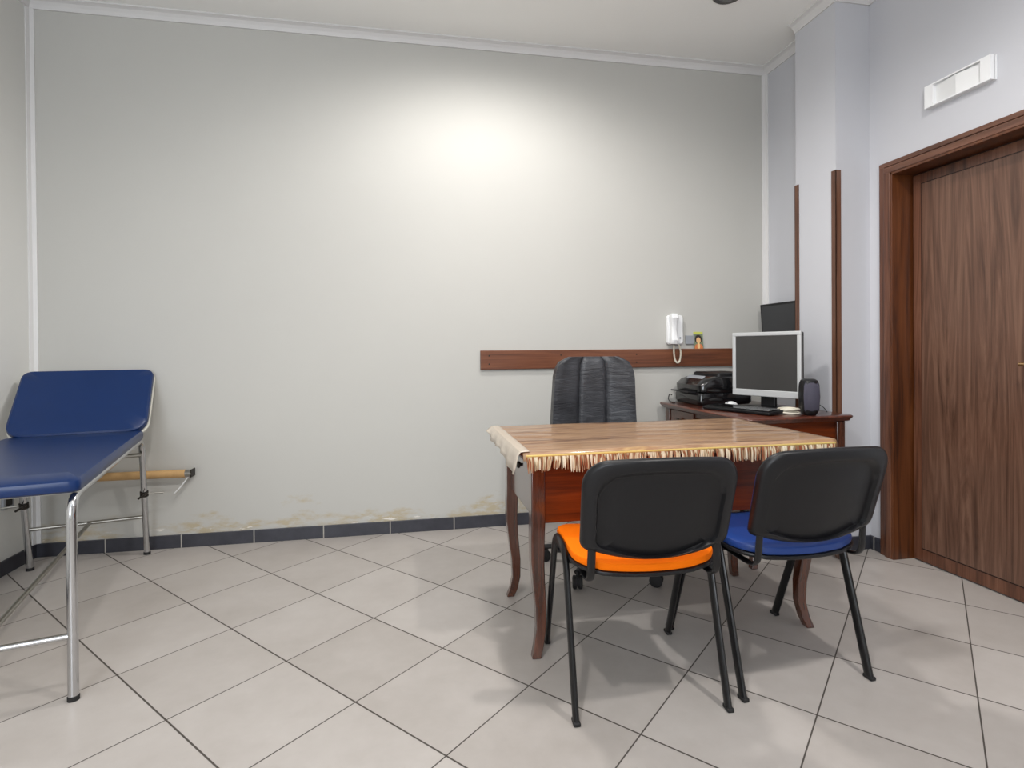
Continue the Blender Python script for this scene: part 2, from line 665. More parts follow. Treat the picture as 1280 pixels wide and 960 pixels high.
cornice('trim_1', (LEFT_X, BACK_Y), (SIDE_X, BACK_Y), (0, -1))
cornice('trim_2', (LEFT_X, REAR_Y), (LEFT_X, BACK_Y), (1, 0))
cornice('trim_3', (SIDE_X, PY1), (SIDE_X, BACK_Y), (-1, 0))
cornice('trim_4', (PX, PY0), (PX, PY1), (-1, 0))
cornice('trim_5', (PX, PY0), (DOOR_X, PY0), (0, -1))
cornice('trim_6', (DOOR_X, REAR_Y), (DOOR_X, PY0), (-1, 0))


def corner_bead(name, x, sx):
    bm = B()
    prof = [(0, 0), (0.03, 0), (0.03, -0.006), (0.022, -0.009), (0.012, -0.012), (0.009, -0.022), (0.006, -0.03), (0, -0.03)]
    secs = [[Vector((x + sx * a, BACK_Y + b_, z)) for a, b_ in prof] for z in (0.075, CEIL_Z - 0.05)]
    structure(name, loft(bm, secs), 'trim_white', smooth=False)


corner_bead('trim_7', LEFT_X, 1)
corner_bead('trim_8', SIDE_X, -1)

# door
d = thing('door_1', None, None, (0, 0, 0), kind='structure')
bm = B()
LX = 2.632
box(bm, LX, LX + 0.04, DO0 + 0.022, DO1 - 0.022, 0.006, DOZ - 0.022)
leaf = structure('door_leaf', bm, 'wood_frame', parent=d, smooth=False, bevel=0.003)
bm = B()
box(bm, LX - 0.004, LX + 0.01, DO0 + 0.075, DO1 - 0.075, 0.075, DOZ - 0.075)
structure('leaf_panel', bm, 'wood_leaf', parent=leaf, smooth=False, bevel=0.0025)
bm = B()
for y0, y1, z0, z1 in ((DO0 + 0.07, DO0 + 0.075, 0.07, DOZ - 0.07), (DO1 - 0.075, DO1 - 0.07, 0.07, DOZ - 0.07),
                       (DO0 + 0.075, DO1 - 0.075, 0.07, 0.075), (DO0 + 0.075, DO1 - 0.075, DOZ - 0.075, DOZ - 0.07)):
    box(bm, LX - 0.0012, LX + 0.004, y0, y1, z0, z1)
structure('panel_groove', bm, 'groove_dark', parent=leaf, smooth=False)
# casing: stepped architrave round the opening, jamb lining in the reveal
bm = B()
CW = 0.075
for y0, y1 in ((DO1 - 0.002, DO1 + CW), (DO0 - CW, DO0 + 0.002)):
    box(bm, DOOR_X - 0.008, DOOR_X, y0, y1, 0, DOZ + 0.06)
for y0, y1 in ((DO1 + 0.043, DO1 + CW), (DO0 - CW, DO0 - 0.043)):
    box(bm, DOOR_X - 0.022, DOOR_X, y0, y1, 0, DOZ + 0.06)
for y0, y1 in ((DO1 - 0.002, DO1 + 0.037), (DO0 - 0.037, DO0 + 0.002)):
    box(bm, DOOR_X - 0.032, DOOR_X - 0.004, y0, y1, 0, DOZ + 0.03)
structure('door_casing', bm, 'wood_frame', parent=d, smooth=False, bevel=0.003)
bm = B()
box(bm, DOOR_X - 0.0085, DOOR_X, DO0 - CW, DO1 + CW, DOZ - 0.002, DOZ + 0.062)
box(bm, DOOR_X - 0.0225, DOOR_X, DO0 - CW, DO1 + CW, DOZ + 0.038, DOZ + 0.062)
box(bm, DOOR_X - 0.0325, DOOR_X - 0.004, DO0 - 0.037, DO1 + 0.037, DOZ - 0.002, DOZ + 0.032)
structure('door_head', bm, 'wood_frame_head', parent=d, smooth=False, bevel=0.003)
bm = B()
box(bm, DOOR_X - 0.029, 2.70, DO1 - 0.014, DO1 - 0.001, 0, DOZ)
box(bm, DOOR_X - 0.029, 2.70, DO0 + 0.001, DO0 + 0.014, 0, DOZ)
box(bm, DOOR_X - 0.029, 2.70, DO0, DO1, DOZ - 0.014, DOZ - 0.001)
structure('door_jamb', bm, 'wood_jamb', parent=d, smooth=False, bevel=0.002)
bm = B()
box(bm, LX + 0.012, 2.70, DO0 + 0.014, DO0 + 0.022, 0, DOZ - 0.014)
box(bm, LX + 0.012, 2.70, DO1 - 0.022, DO1 - 0.014, 0, DOZ - 0.014)
box(bm, LX + 0.012, 2.70, DO0 + 0.022, DO1 - 0.022, DOZ - 0.022, DOZ - 0.014)
structure('door_seal', bm, 'groove_dark', parent=d, smooth=False)
hm = Matrix.Translation((LX - 0.004, 1.80, 1.05)) @ Matrix.Rotation(-pi / 2, 4, 'Y')
bm = lathe(B(), [(0.026, 0), (0.026, 0.006), (0.011, 0.009), (0.010, 0.045)], 20, hm)
tube(bm, round_path([(LX - 0.05, 1.80, 1.05), (LX - 0.056, 1.83, 1.05), (LX - 0.056, 1.945, 1.048)], 0.02), 0.009, 12)
structure('door_handle', bm, 'brass', parent=leaf)

# ------------------------------------------------------------------ wall-mounted pieces
bm = B()
BX0, BX1 = 0.455, 2.30
box(bm, BX0, BX1, BACK_Y - 0.022, BACK_Y, 1.0, 1.122)
brd = obj('wall_rail', bm, 'wood_board', smooth=False, bevel=0.004)
tag(brd, 'long brown wooden board fixed across the beige wall behind the office chair', 'board')
for x in (0.51, 0.98, 1.5):
    for z in (1.035, 1.088):
        m_ = Matrix.Translation((x, BACK_Y - 0.022, z)) @ Matrix.Rotation(pi / 2, 4, 'X')
        obj('screw_head', lathe(B(), [(0.005, 0), (0.005, 0.0015), (0.003, 0.0025)], 10, m_), 'dark_metal', brd)


def corner_strip(x, y, z0, z1, sy, label):
    bm = B()
    t = 0.028
    box(bm, x - 0.006, x + t, y - 0.006 if sy > 0 else y, y if sy > 0 else y + 0.006, z0, z1)
    box(bm, x - 0.006, x, y - 0.006 if sy > 0 else y - t, y + t if sy > 0 else y + 0.006, z0, z1)
    tag(obj('corner_guard', bm, 'wood_strip', smooth=False, bevel=0.0015), label, 'corner strip', 'wooden corner strips on the pillar')


corner_strip(PX, PY0, 0.0, 2.10, 1, 'wide brown wooden strip on the front corner of the white pillar beside the door')
corner_strip(PX, PY1, 0.0, 2.105, -1, 'thin brown wooden strip on the rear corner of the pillar above the monitor')

# emergency light over the door
t = thing('emergency_light', 'white rectangular emergency light on the wall above the brown door', 'light', (DOOR_X, 2.165, 2.29))
bm = B()
box(bm, -0.014, 0, -0.158, 0.158, 0, 0.108)
box(bm, -0.034, -0.012, -0.158, 0.158, 0, 0.006)
box(bm, -0.034, -0.012, -0.158, 0.158, 0.102, 0.108)
for y0, y1 in ((-0.158, -0.112), (0.114, 0.158)):
    box(bm, -0.034, -0.012, y0, y1, 0.006, 0.102)
obj('housing', bm, 'plastic_white', t, smooth=False)
yz = [(-0.015, -0.112), (-0.0335, 0.0), (-0.015, 0.114)]
secs = [[Vector((x, y, z)) for x, y in yz] + [Vector((-0.013, 0.114, z)), Vector((-0.013, -0.112, z))] for z in (0.006, 0.096)]
obj('diffuser', loft(B(), secs), 'diffuser', t, smooth=False)

# ceiling downlight
t = thing('ceiling_downlight', 'round dark grey downlight recessed in the ceiling near the pillar', 'light', (1.752, 2.80, CEIL_Z))
obj('ring', lathe(B(), [(0.062, 0.0), (0.085, 0.0), (0.085, -0.006), (0.078, -0.012), (0.064, -0.010), (0.058, 0.0)], 36, cap=False), 'lamp_ring', t)
obj('lens', lathe(B(), [(0.061, -0.004), (0.03, -0.006), (0.002, -0.006)], 36), 'lamp_glass', t)

# intercom
t = thing('intercom_phone', 'white wall intercom handset above the brown board', 'intercom', (1.775, BACK_Y, 1.15))
bm = B()
pad(bm, rrect(0.115, 0.2, 0.02), 0.0, 0.032, 0.008, mtx=Matrix.Translation((0, 0, 0.1)) @ Matrix.Rotation(pi / 2, 4, 'X'))
obj('body', bm, 'plastic_white', t)
hs = []
for z, dep, wd in ((0.005, 0.052, 0.022), (0.03, 0.062, 0.024), (0.055, 0.05, 0.02), (0.1, 0.046, 0.018), (0.15, 0.05, 0.02), (0.178, 0.064, 0.025), (0.207, 0.054, 0.022)):
    hs.append([Vector((-0.024 + a, -0.028 - dep * 0.5 + b_, z)) for a, b_ in rrect(wd * 2, dep * 0.8, 0.01, 4)])
obj('handset', loft(B(), hs), 'plastic_white', t)
obj('button', lathe(B(), [(0.006, 0), (0.006, 0.004), (0.004, 0.005)], 14, Matrix.Translation((0.034, -0.032, 0.045)) @ Matrix.Rotation(pi / 2, 4, 'X')), 'plastic_grey', t)
loop = smooth_path([(-0.02, -0.05, 0.008), (-0.021, -0.05, -0.05), (-0.012, -0.05, -0.105), (0.006, -0.05, -0.12), (0.022, -0.048, -0.105), (0.03, -0.046, -0.05), (0.028, -0.02, 0.01)], 60)
coil = []
N = len(loop)
for i, p in enumerate(loop):
    tt = (loop[min(i + 1, N - 1)] - loop[max(i - 1, 0)]).normalized()
    sd = tt.cross(Vector((0, 1, 0))).normalized()
    a = i * 0.95
    coil.append(p + sd * cos(a) * 0.0045 + Vector((0, 1, 0)) * sin(a) * 0.0045)
obj('coiled_cord', tube(B(), coil, 0.0022, 6), 'plastic_cream', t)

t = tag(obj('junction_plate', box(B(), -0.032, 0.032, -0.014, 0, 0, 0.06), 'plastic_grey', smooth=False, bevel=0.004, loc=(1.893, BACK_Y, 1.152)),
        'small grey wall plate between the intercom and the little picture', 'wall plate')
t = thing('portrait_card', 'small colourful portrait card standing on the brown board', 'card', (1.955, BACK_Y - 0.014, 1.122))
bm = B()
box(bm, -0.034, 0.034, -0.0015, 0.0015, 0, 0.115, Matrix.Rotation(radians(-6), 4, 'X'))
obj('print', bm, 'portrait_card', t, smooth=False)

# wall screen behind the pillar
t = thing('wall_screen', 'black flat screen hung on the side wall behind the silver monitor', 'screen', (SIDE_X, 3.235, 1.10))
tm = Matrix.Translation((-0.066, 0, 0.165)) @ Matrix.Rotation(radians(-4), 4, 'Y')
bm = box(B(), -0.018, 0.018, -0.215, 0.215, -0.155, 0.155, tm)
obj('case', bm, 'plastic_black', t, smooth=False, bevel=0.004)
obj('display', box(B(), -0.0195, -0.0165, -0.2, 0.2, -0.14, 0.14, tm), 'screen_black', t, smooth=False)
obj('wall_bracket', box(B(), -0.05, 0, -0.05, 0.05, 0.1, 0.2), 'dark_metal', t, smooth=False, bevel=0.003)

# socket on left wall
t = thing('wall_socket', 'small grey wall socket low on the left wall behind the blue couch', 'socket', (LEFT_X, 3.295, 0.33))
obj('cover_plate', box(B(), 0, 0.012, -0.04, 0.04, 0, 0.075), 'plastic_grey', t, smooth=False, bevel=0.004)
obj('outlet', box(B(), 0.008, 0.014, -0.024, 0.024, 0.014, 0.061), 'dark_metal', t, smooth=False, bevel=0.003)

# ------------------------------------------------------------------ examination couch
CA = Vector((-0.25, 0.968, 0))
CR = Vector((0.968, 0.25, 0))
RF = Vector((-1.078, 2.045, 0))
ang = math.atan2(CR.y, CR.x)
couch = thing('examination_couch', 'blue padded examination couch with chrome tube legs in the left corner', 'couch', RF, ang)
# local: x across (0 right side, negative to the left), y along (0 front, + towards the back wall)
Wd, TR = 0.515, 0.0155
for x in (0, -Wd):
    p = round_path([(x, 0.0, 0.012), (x, 0.005, 0.662), (x, 1.30, 0.662), (x, 1.437, 0.012)], 0.075, 8)
    obj('side_frame', tube(B(), p, TR, 16), 'steel', couch)
    for y in (0.0, 1.437):
        obj('foot_cap', lathe(B(), [(0.0175, 0), (0.0175, 0.014), (0.0158, 0.016)], 16, Matrix.Translation((x, y, 0))), 'rubber', couch)
bm = B()
tube(bm, [(0, 1.29, 0.58), (-Wd, 1.29, 0.58)], 0.011, 12)
obj('cross_bar', bm, 'steel_dull', couch)
bm = tube(B(), [(0, 0.0, 0.21), (-Wd, 0.0, 0.21)], 0.010, 12)
obj('cross_bar', bm, 'steel', couch)
bm = tube(B(), [(0, 1.393, 0.222), (-Wd, 1.393, 0.222)], 0.0095, 12)
obj('cross_bar', bm, 'steel_dull', couch)
# stretcher along the couch: from middle of the front bar to the rear bar
bm = tube(B(), [(-0.25, 0.0, 0.21), (-0.25, 1.393, 0.222)], 0.0095, 12)
obj('stretcher', bm, 'steel_dull', couch)
# mattress section
bm = B()
L0, L1 = -0.012, 1.245
out = [(x - Wd / 2, y + (L0 + L1) / 2) for x, y in rrect(Wd + 0.05, L1 - L0, 0.02, 5, radii=(0.05, 0.05, 0.03, 0.03))]


def domed(x, y):
    return 0.012 * max(0, 1 - ((x + Wd / 2) / 0.27) ** 4)


pad(bm, out, 0.675, 0.72, 0.016, lambda x, y: 0, mtx=None)
obj('mattress', bm, 'vinyl_blue', couch)
bm = B()
box(bm, -Wd - 0.012, 0.012, L0 + 0.05, L1 - 0.01, 0.666, 0.676)
obj('base_board', bm, 'frame_white', couch, smooth=False, bevel=0.003)
# raised head section
hin = Matrix.Translation((-Wd / 2, 1.225, 0.70)) @ Matrix.Rotation(radians(47), 4, 'X')
HL = 0.43
out = [(x, y + HL / 2) for x, y in rrect(Wd + 0.075, HL, 0.03, 5, radii=(0.045, 0.045, 0.085, 0.085))]
head = obj('head_section', pad(B(), out, -0.012, 0.034, 0.014, None, mtx=hin), 'vinyl_blue', couch)
out = [(x * 1.012, y * 1.01 + HL / 2) for x, y in rrect(Wd + 0.075, HL, 0.03, 5, radii=(0.045, 0.045, 0.085, 0.085))]
obj('head_board', pad(B(), out, -0.024, -0.011, 0.003, None, mtx=hin), 'frame_white', head)
# height clamps on the back legs, with wing screws, holding the roll bracket
for x, s in ((0, 1), (-Wd, -1)):
    zc = 0.355
    yl = 1.30 + 0.137 * (0.662 - zc) / 0.65
    c_ = obj('clamp', lathe(B(), [(0.017, -0.014), (0.0205, -0.014), (0.0205, 0.014), (0.017, 0.014)], 16,
             Matrix.Translation((x, yl, zc)) @ Matrix.Rotation(radians(11), 4, 'X'), cap=False), 'dark_metal', couch)
    bm = B()
    tube(bm, [(x, yl - 0.018, zc), (x, yl - 0.05, zc - 0.005)], 0.005, 8)
    tube(bm, [(x - 0.022, yl - 0.046, zc - 0.016), (x + 0.022, yl - 0.046, zc + 0.012)], 0.0055, 8)
    obj('wing_screw', bm, 'dark_metal', c_)
    p = round_path([(x + s * 0.018, yl, zc), (x + s * 0.09, yl - 0.0, zc - 0.004)], 0.01)
    obj('bracket_arm', tube(B(), p, 0.005, 8), 'steel_dull', couch)

# cardboard roll fixed at the wall under the head section
t = thing('cardboard_roll', 'bare brown cardboard roll on a metal bar beside the wall behind the couch', 'roll', (-1.49, BACK_Y - 0.045, 0.435))
mx = Matrix.Rotation(pi / 2, 4, 'Y')
obj('tube', lathe(B(), [(0.018, -0.25), (0.0225, -0.25), (0.0225, 0.242), (0.018, 0.242)], 28, mx, cap=False), 'cardboard', t)
bm = lathe(B(), [(0.008, -0.27), (0.008, 0.27)], 12, mx)
for x in (-0.27, 0.24):
    lathe(bm, [(0.019, x), (0.021, x + 0.002), (0.021, x + 0.034), (0.019, x + 0.036)], 20, mx)
obj('spindle', bm, 'steel_dull', t)
for x in (-0.272, 0.274):
    bm = box(B(), x - 0.004, x + 0.004, -0.02, 0.045, -0.022, 0.022)
    obj('wall_bracket', bm, 'dark_metal', t, smooth=False, bevel=0.002)
bm = tube(B(), smooth_path([(0.255, 0.0, -0.02), (0.215, 0.0, -0.075), (0.178, 0.005, -0.115)], 8), 0.0035, 8)
obj('support_wire', bm, 'plastic_white', t)

# ------------------------------------------------------------------ desks


def cabriole(bm, x, y, ox, oy, ztop, zb=0.0, w0=0.052, w1=0.034):
    secs = []
    for z, off, wd in ((ztop, 0, w0), (0.50, 0, w0), (0.44, 0.002, w0 * 0.99), (0.36, 0.003, w0 * 0.94), (0.27, -0.002, w0 * 0.86),
                       (0.18, -0.009, w0 * 0.77), (0.10, -0.010, w0 * 0.7), (0.04, -0.002, w0 * 0.68), (zb, 0.008, w1)):
        cx, cy = x + ox * off * 1.3, y + oy * off * 1.3
        h = wd / 2
        secs.append([Vector((cx + a * h, cy + b_ * h, z)) for a, b_ in ((-1, -1), (1, -1), (1, 1), (-1, 1))])
    return loft(bm, secs)


def desk_top(bm, x0, x1, y0, y1, z1, th=0.036):
    """moulded edge: stack of insets"""
    prof = [(0.026, -th), (0.016, -th + 0.004), (0.010, -0.020), (0.003, -0.014), (0.0, -0.009), (0.002, -0.004), (0.008, 0.0)]
    secs = []
    for ins, z in prof:
        cx, cy = (x0 + x1) / 2, (y0 + y1) / 2
        secs.append([Vector((cx + a, cy + b_, z1 + z)) for a, b_ in rrect(x1 - x0 - 2 * ins, y1 - y0 - 2 * ins, max(0.004, 0.03 - ins), 5)])
    return loft(bm, secs)


DT = 0.765
desk = thing('writing_desk', 'brown wooden desk with curved legs under the fringed cloth', 'desk', (1.02, 2.25, 0))
obj('desk_top', desk_top(B(), -0.63, 0.63, -0.335, 0.335, DT), 'wood_desk', desk)
LXo, LYo = 0.555, 0.25
for sx in (-1, 1):
    for sy in (-1, 1):
        obj('leg', cabriole(B(), sx * LXo, sy * LYo, sx, sy, DT - 0.036), 'wood_desk_upright', desk, smooth=True, bevel=0.004, auto=60)
obj('front_panel', box(B(), -LXo + 0.02, LXo - 0.02, -LYo - 0.012, -LYo + 0.008, 0.49, DT - 0.034), 'wood_desk', desk, smooth=False, bevel=0.002)
for sx in (-1, 1):
    obj('side_panel', box(B(), sx * LXo - 0.014 - 0.006 * sx, sx * LXo + 0.014 + 0.006 * sx, -LYo + 0.02, LYo - 0.02, 0.50, DT - 0.034), 'wood_desk_upright', desk, smooth=False, bevel=0.002)
obj('back_rail', box(B(), -LXo + 0.02, LXo - 0.02, LYo - 0.02, LYo, 0.64, DT - 0.034), 'wood_desk', desk, smooth=False, bevel=0.002)
km = Matrix.Translation((-LXo - 0.02, -0.10, 0.676)) @ Matrix.Rotation(-pi / 2, 4, 'Y')
obj('knob', lathe(B(), [(0.006, 0), (0.006, 0.008), (0.013, 0.014), (0.014, 0.02), (0.009, 0.025), (0.002, 0.026)], 18, km), 'dark_metal', desk)

# tablecloth with fringe along the front edge
CX0, CX1, CY0, CY1 = -0.625, 0.625, -0.336, 0.332
cl = thing('tablecloth', 'tan striped tablecloth with fringed front hem on the brown desk', 'tablecloth', (1.02, 2.25, DT))
bm = B()
nx, ny = 60, 34
grid = []
random.seed(3)
for j in range(ny + 1):
    row = []
    for i in range(nx + 1):
        x = CX0 + (CX1 - CX0) * i / nx
        y = CY0 + (CY1 - CY0) * j / ny
        z = 0.0022 + 0.0012 * sin(x * 9 + y * 21) * sin(y * 31 + 1.3)
        row.append(bm.verts.new((x, y, max(0.001, z))))
    grid.append(row)
# front drop
drop = [[], [], []]
for i in range(nx + 1):
    x = CX0 + (CX1 - CX0) * i / nx
    for k, (dy, dz) in enumerate(((-0.006, -0.001), (-0.010, -0.008), (-0.011 - 0.002 * sin(i * 0.9), -0.026))):
        drop[k].append(bm.verts.new((x, CY0 + dy, dz)))
rows = [drop[2], drop[1], drop[0]] + grid
for a, b_ in zip(rows, rows[1:]):
    for i in range(nx):
        bm.faces.new((a[i], a[i + 1], b_[i + 1], b_[i]))
o = obj('cloth', bm, 'cloth_striped', cl)
md = o.modifiers.new('solid', 'SOLIDIFY')
md.thickness = 0.002
md.offset = 1
bm = tube(B(), [(CX0 + 0.01, CY0 - 0.0145, -0.009), (CX1 - 0.01, CY0 - 0.0145, -0.009)], 0.0042, 8)
obj('gold_braid', bm, 'gold_braid', cl)
bm = B()
random.seed(11)
x = CX0 + 0.012
while x < CX1 - 0.24 * 0:
    n_ = random.randint(4, 7)
    sp = random.uniform(0.014, 0.024)
    ln = random.uniform(0.046, 0.06)
    lean = random.uniform(-0.006, 0.006)
    for k in range(n_):
        xx = x + sp * k / n_
        if xx > CX1 - 0.012:
            break
        dy = random.uniform(-0.004, 0.003)
        p = [(xx, CY0 - 0.015, -0.010), (xx + lean * 0.4, CY0 - 0.018 + dy, -0.03), (xx + lean + random.uniform(-0.003, 0.003), CY0 - 0.018 + dy * 1.5, -0.012 - ln + random.uniform(0, 0.008))]
        tube(bm, smooth_path(p, 3), 0.0026, 5, radii=[1, 1.15, 1.2, 1.2, 1.1, 0.9, 0.6])
    x += sp + random.uniform(0.001, 0.007)
fr = obj('fringe', bm, 'fringe_yarn', cl)
fr['kind'] = 'stuff'

# clear plastic sheet hanging over the left end
pl = B()
prof = [(0.02, 0.0072), (0.01, 0.0071), (0.0, 0.0068), (-0.014, 0.0055), (-0.0215, -0.004), (-0.0245, -0.02), (-0.026, -0.042), (-0.0275, -0.062)]
rows = []
for j in range(31):
    y = -0.345 + 0.685 * j / 30
    row = []
    for k, (px, pz) in enumerate(prof):
        wv = max(0, k - 4) * 0.0028 * sin(j * 1.1 + k * 0.6)
        hem = (-0.008 * sin(j * 0.35) if k == len(prof) - 1 else 0)
        if pz < 0:
            pz *= 0.3 + 0.85 * (1 - j / 30)
        row.append(pl.verts.new((-0.62 + px + min(0, wv) - max(0, k - 4) * 0.002, y, pz + hem)))
    rows.append(row)
for a, b_ in zip(rows, rows[1:]):
    for k in range(len(prof) - 1):
        pl.faces.new((a[k], a[k + 1], b_[k + 1], b_[k]))
o = obj('plastic_sheet', pl, 'clear_plastic', loc=(1.02, 2.25, DT))
md = o.modifiers.new('solid', 'SOLIDIFY')
md.thickness = 0.0008
tag(o, 'clear plastic sheet draped over the left end of the tablecloth', 'plastic sheet')

# side desk along the right wall
sd = thing('side_desk', 'dark brown side desk against the white pillar carrying monitor and printer', 'desk', (1.978, 3.01, 0), radians(1.8))
obj('desk_top', desk_top(B(), -0.318, 0.318, -0.48, 0.48, 0.77, 0.034), 'wood_side_desk', sd)
for sx in (-1, 1):
    for sy in (-1, 1):
        obj('leg', cabriole(B(), sx * 0.255, sy * 0.425, sx, sy, 0.736, w0=0.05), 'wood_desk_upright', sd, bevel=0.004, auto=60)
obj('end_panel', box(B(), -0.24, 0.24, -0.435, -0.417, 0.47, 0.737), 'wood_desk', sd, smooth=False, bevel=0.002)
obj('end_panel', box(B(), -0.24, 0.24, 0.417, 0.435, 0.47, 0.737), 'wood_desk', sd, smooth=False, bevel=0.002)
obj('back_panel', box(B(), 0.245, 0.263, -0.41, 0.41, 0.47, 0.737), 'wood_side_desk', sd, smooth=False, bevel=0.002)
dr = obj('drawer', box(B(), -0.272, 0.1, 0.12, 0.398, 0.60, 0.73), 'wood_desk_upright', sd, smooth=False, bevel=0.004)
km = Matrix.Translation((-0.272, 0.27, 0.672)) @ Matrix.Rotation(-pi / 2, 4, 'Y')
obj('knob', lathe(B(), [(0.006, 0), (0.006, 0.008), (0.013, 0.014), (0.014, 0.02), (0.009, 0.025), (0.002, 0.026)], 18, km), 'dark_metal', dr)
obj('rail', box(B(), -0.262, -0.245, -0.4, 0.12, 0.705, 0.737), 'wood_side_desk', sd, smooth=False, bevel=0.002)

ST = 0.77
# monitor
nrm_ang = math.atan2(0.38, 0.17)
mo = thing('computer_monitor', 'silver framed flat monitor on the dark side desk', 'monitor', (2.035, 2.905, ST), math.atan2(-0.38, 0.17))
# local x along the screen (left to right as seen), local -y faces the viewer
bm = B()
MW, MH, MZ = 0.42, 0.375, 0.072
box(bm, -MW / 2, MW / 2, 0.0, 0.022, MZ, MZ + 0.038)
box(bm, -MW / 2, MW / 2, 0.0, 0.022, MZ + MH - 0.022, MZ + MH)
box(bm, -MW / 2, -MW / 2 + 0.022, 0.0, 0.022, MZ + 0.037, MZ + MH - 0.021)
box(bm, MW / 2 - 0.022, MW / 2, 0.0, 0.022, MZ + 0.037, MZ + MH - 0.021)
obj('bezel', bm, 'plastic_silver', mo, smooth=False, bevel=0.004)
obj('display', box(B(), -MW / 2 + 0.018, MW / 2 - 0.018, 0.005, 0.012, MZ + 0.034, MZ + MH - 0.018), 'screen_dark', mo, smooth=False)
bm = B()
box(bm, -MW / 2 + 0.004, MW / 2 - 0.004, 0.02, 0.045, MZ + 0.004, MZ + MH - 0.004)
box(bm, -0.14, 0.14, 0.04, 0.065, MZ + 0.05, MZ + MH - 0.08)
obj('rear_housing', bm, 'plastic_black', mo, smooth=False, bevel=0.006)
bm = B()
box(bm, -0.045, 0.045, 0.03, 0.055, 0.012, MZ + 0.12)
obj('stand_neck', bm, 'plastic_black', mo, smooth=False, bevel=0.006)
obj('stand_base', pad(B(), [(a, b_ + 0.03) for a, b_ in rrect(0.24, 0.19, 0.07)], 0.0, 0.014, 0.005), 'plastic_black', mo)

# printer
pr_ = thing('inkjet_printer', 'black multifunction printer on the far end of the side desk', 'printer', (1.945, 3.318, ST))
secs = []
for z, wx, wy in ((0.004, 0.35, 0.32), (0.02, 0.37, 0.335), (0.06, 0.37, 0.335), (0.075, 0.355, 0.33)):
    secs.append([Vector((a, b_, z)) for a, b_ in rrect(wx, wy, 0.035, 5)])
obj('base', loft(B(), secs), 'plastic_gloss_black', pr_)
secs = []
for z, wx, wy, dx in ((0.075, 0.33, 0.32, 0.012), (0.085, 0.36, 0.335, 0.0), (0.125, 0.365, 0.34, 0.0), (0.155, 0.33, 0.335, 0.015), (0.175, 0.26, 0.325, 0.04), (0.18, 0.22, 0.31, 0.045)):
    secs.append([Vector((a + dx, b_, z)) for a, b_ in rrect(wx, wy, 0.05, 5)])
obj('upper_body', loft(B(), secs), 'plastic_gloss_black', pr_)
secs = []
for z, wx, wy, dx in ((0.158, 0.24, 0.32, 0.06), (0.192, 0.23, 0.31, 0.062), (0.2, 0.21, 0.29, 0.064)):
    secs.append([Vector((a + dx, b_, z)) for a, b_ in rrect(wx, wy, 0.02, 5)])
obj('scanner_lid', loft(B(), secs), 'plastic_black', pr_)
obj('output_tray', box(B(), -0.235, -0.1, -0.11, 0.12, 0.062, 0.07, Matrix.Rotation(radians(4), 4, 'Y')), 'plastic_black', pr_, smooth=False, bevel=0.002)
bm = B()
box(bm, -0.04, 0.04, -0.10, 0.10, -0.003, 0.003, Matrix.Translation((-0.135, 0, 0.152)) @ Matrix.Rotation(radians(-42), 4, 'Y'))
obj('control_panel', bm, 'plastic_grey', pr_, smooth=False, bevel=0.002)
o = obj('printer_cable', tube(B(), smooth_path([(1.735, 3.46, ST + 0.045), (1.715, 3.455, ST + 0.05), (1.695, 3.43, ST + 0.02), (1.70, 3.40, ST + 0.004), (1.71, 3.37, ST + 0.003)], 8), 0.003, 8), 'rubber')
tag(o, 'thin black cable looping off the printer onto the desk', 'cable')

# keyboard
kb = thing('keyboard', 'black computer keyboard lying below the silver monitor', 'keyboard', (1.835, 2.82, ST), math.atan2(-0.38, 0.14))
obj('body', box(B(), -0.215, 0.215, -0.07, 0.07, 0.002, 0.018, Matrix.Rotation(radians(3), 4, 'X') @ Matrix.Translation((0, 0, 0.004))), 'plastic_black', kb, smooth=False, bevel=0.005)
bm = B()
for r_ in range(5):
    x = -0.2
    while x < 0.19:
        wk = 0.0165 if not (r_ == 0 and -0.1 < x < 0.0) else 0.1
        box(bm, x, x + wk, -0.056 + r_ * 0.022, -0.056 + r_ * 0.022 + 0.0175, 0.02, 0.028, Matrix.Rotation(radians(3), 4, 'X'))
        x += wk + 0.0035
ks = obj('keys', bm, 'plastic_gloss_black', kb, smooth=False)
ks['kind'] = 'stuff'

# white mouse and cream cable coil
mt = thing('computer_mouse', 'small white computer mouse on the side desk in front of the printer', 'mouse', (1.915, 3.06, ST), 2.0)
bm = B()
secs = []
for i in range(7):
    z = 0.004 + 0.030 * i / 6
    k = math.sqrt(max(0.02, 1 - (i / 6.2) ** 2))
    secs.append([Vector((a * k, b_ * k, z)) for a, b_ in rrect(0.058, 0.1, 0.028, 5)])
obj('body', loft(bm, secs), 'plastic_white', mt)
obj('scroll_wheel', lathe(B(), [(0.008, -0.003), (0.008, 0.003)], 14, Matrix.Translation((0, 0.03, 0.026)) @ Matrix.Rotation(pi / 2, 4, 'Y')), 'plastic_grey', mt)
pts = []
random.seed(5)
for i in range(90):
    a = i * 0.42
    r_ = 0.036 + 0.012 * sin(i * 0.37)
    pts.append((r_ * cos(a) * 1.25, r_ * sin(a), 0.006 + 0.024 * (0.5 + 0.5 * sin(i * 0.23 + 1))))
o = obj('cable_coil', tube(B(), pts, 0.0042, 7), 'plastic_cream', loc=(2.005, 2.66, ST))
tag(o, 'bundled cream cable on the side desk between monitor and speaker', 'cable')

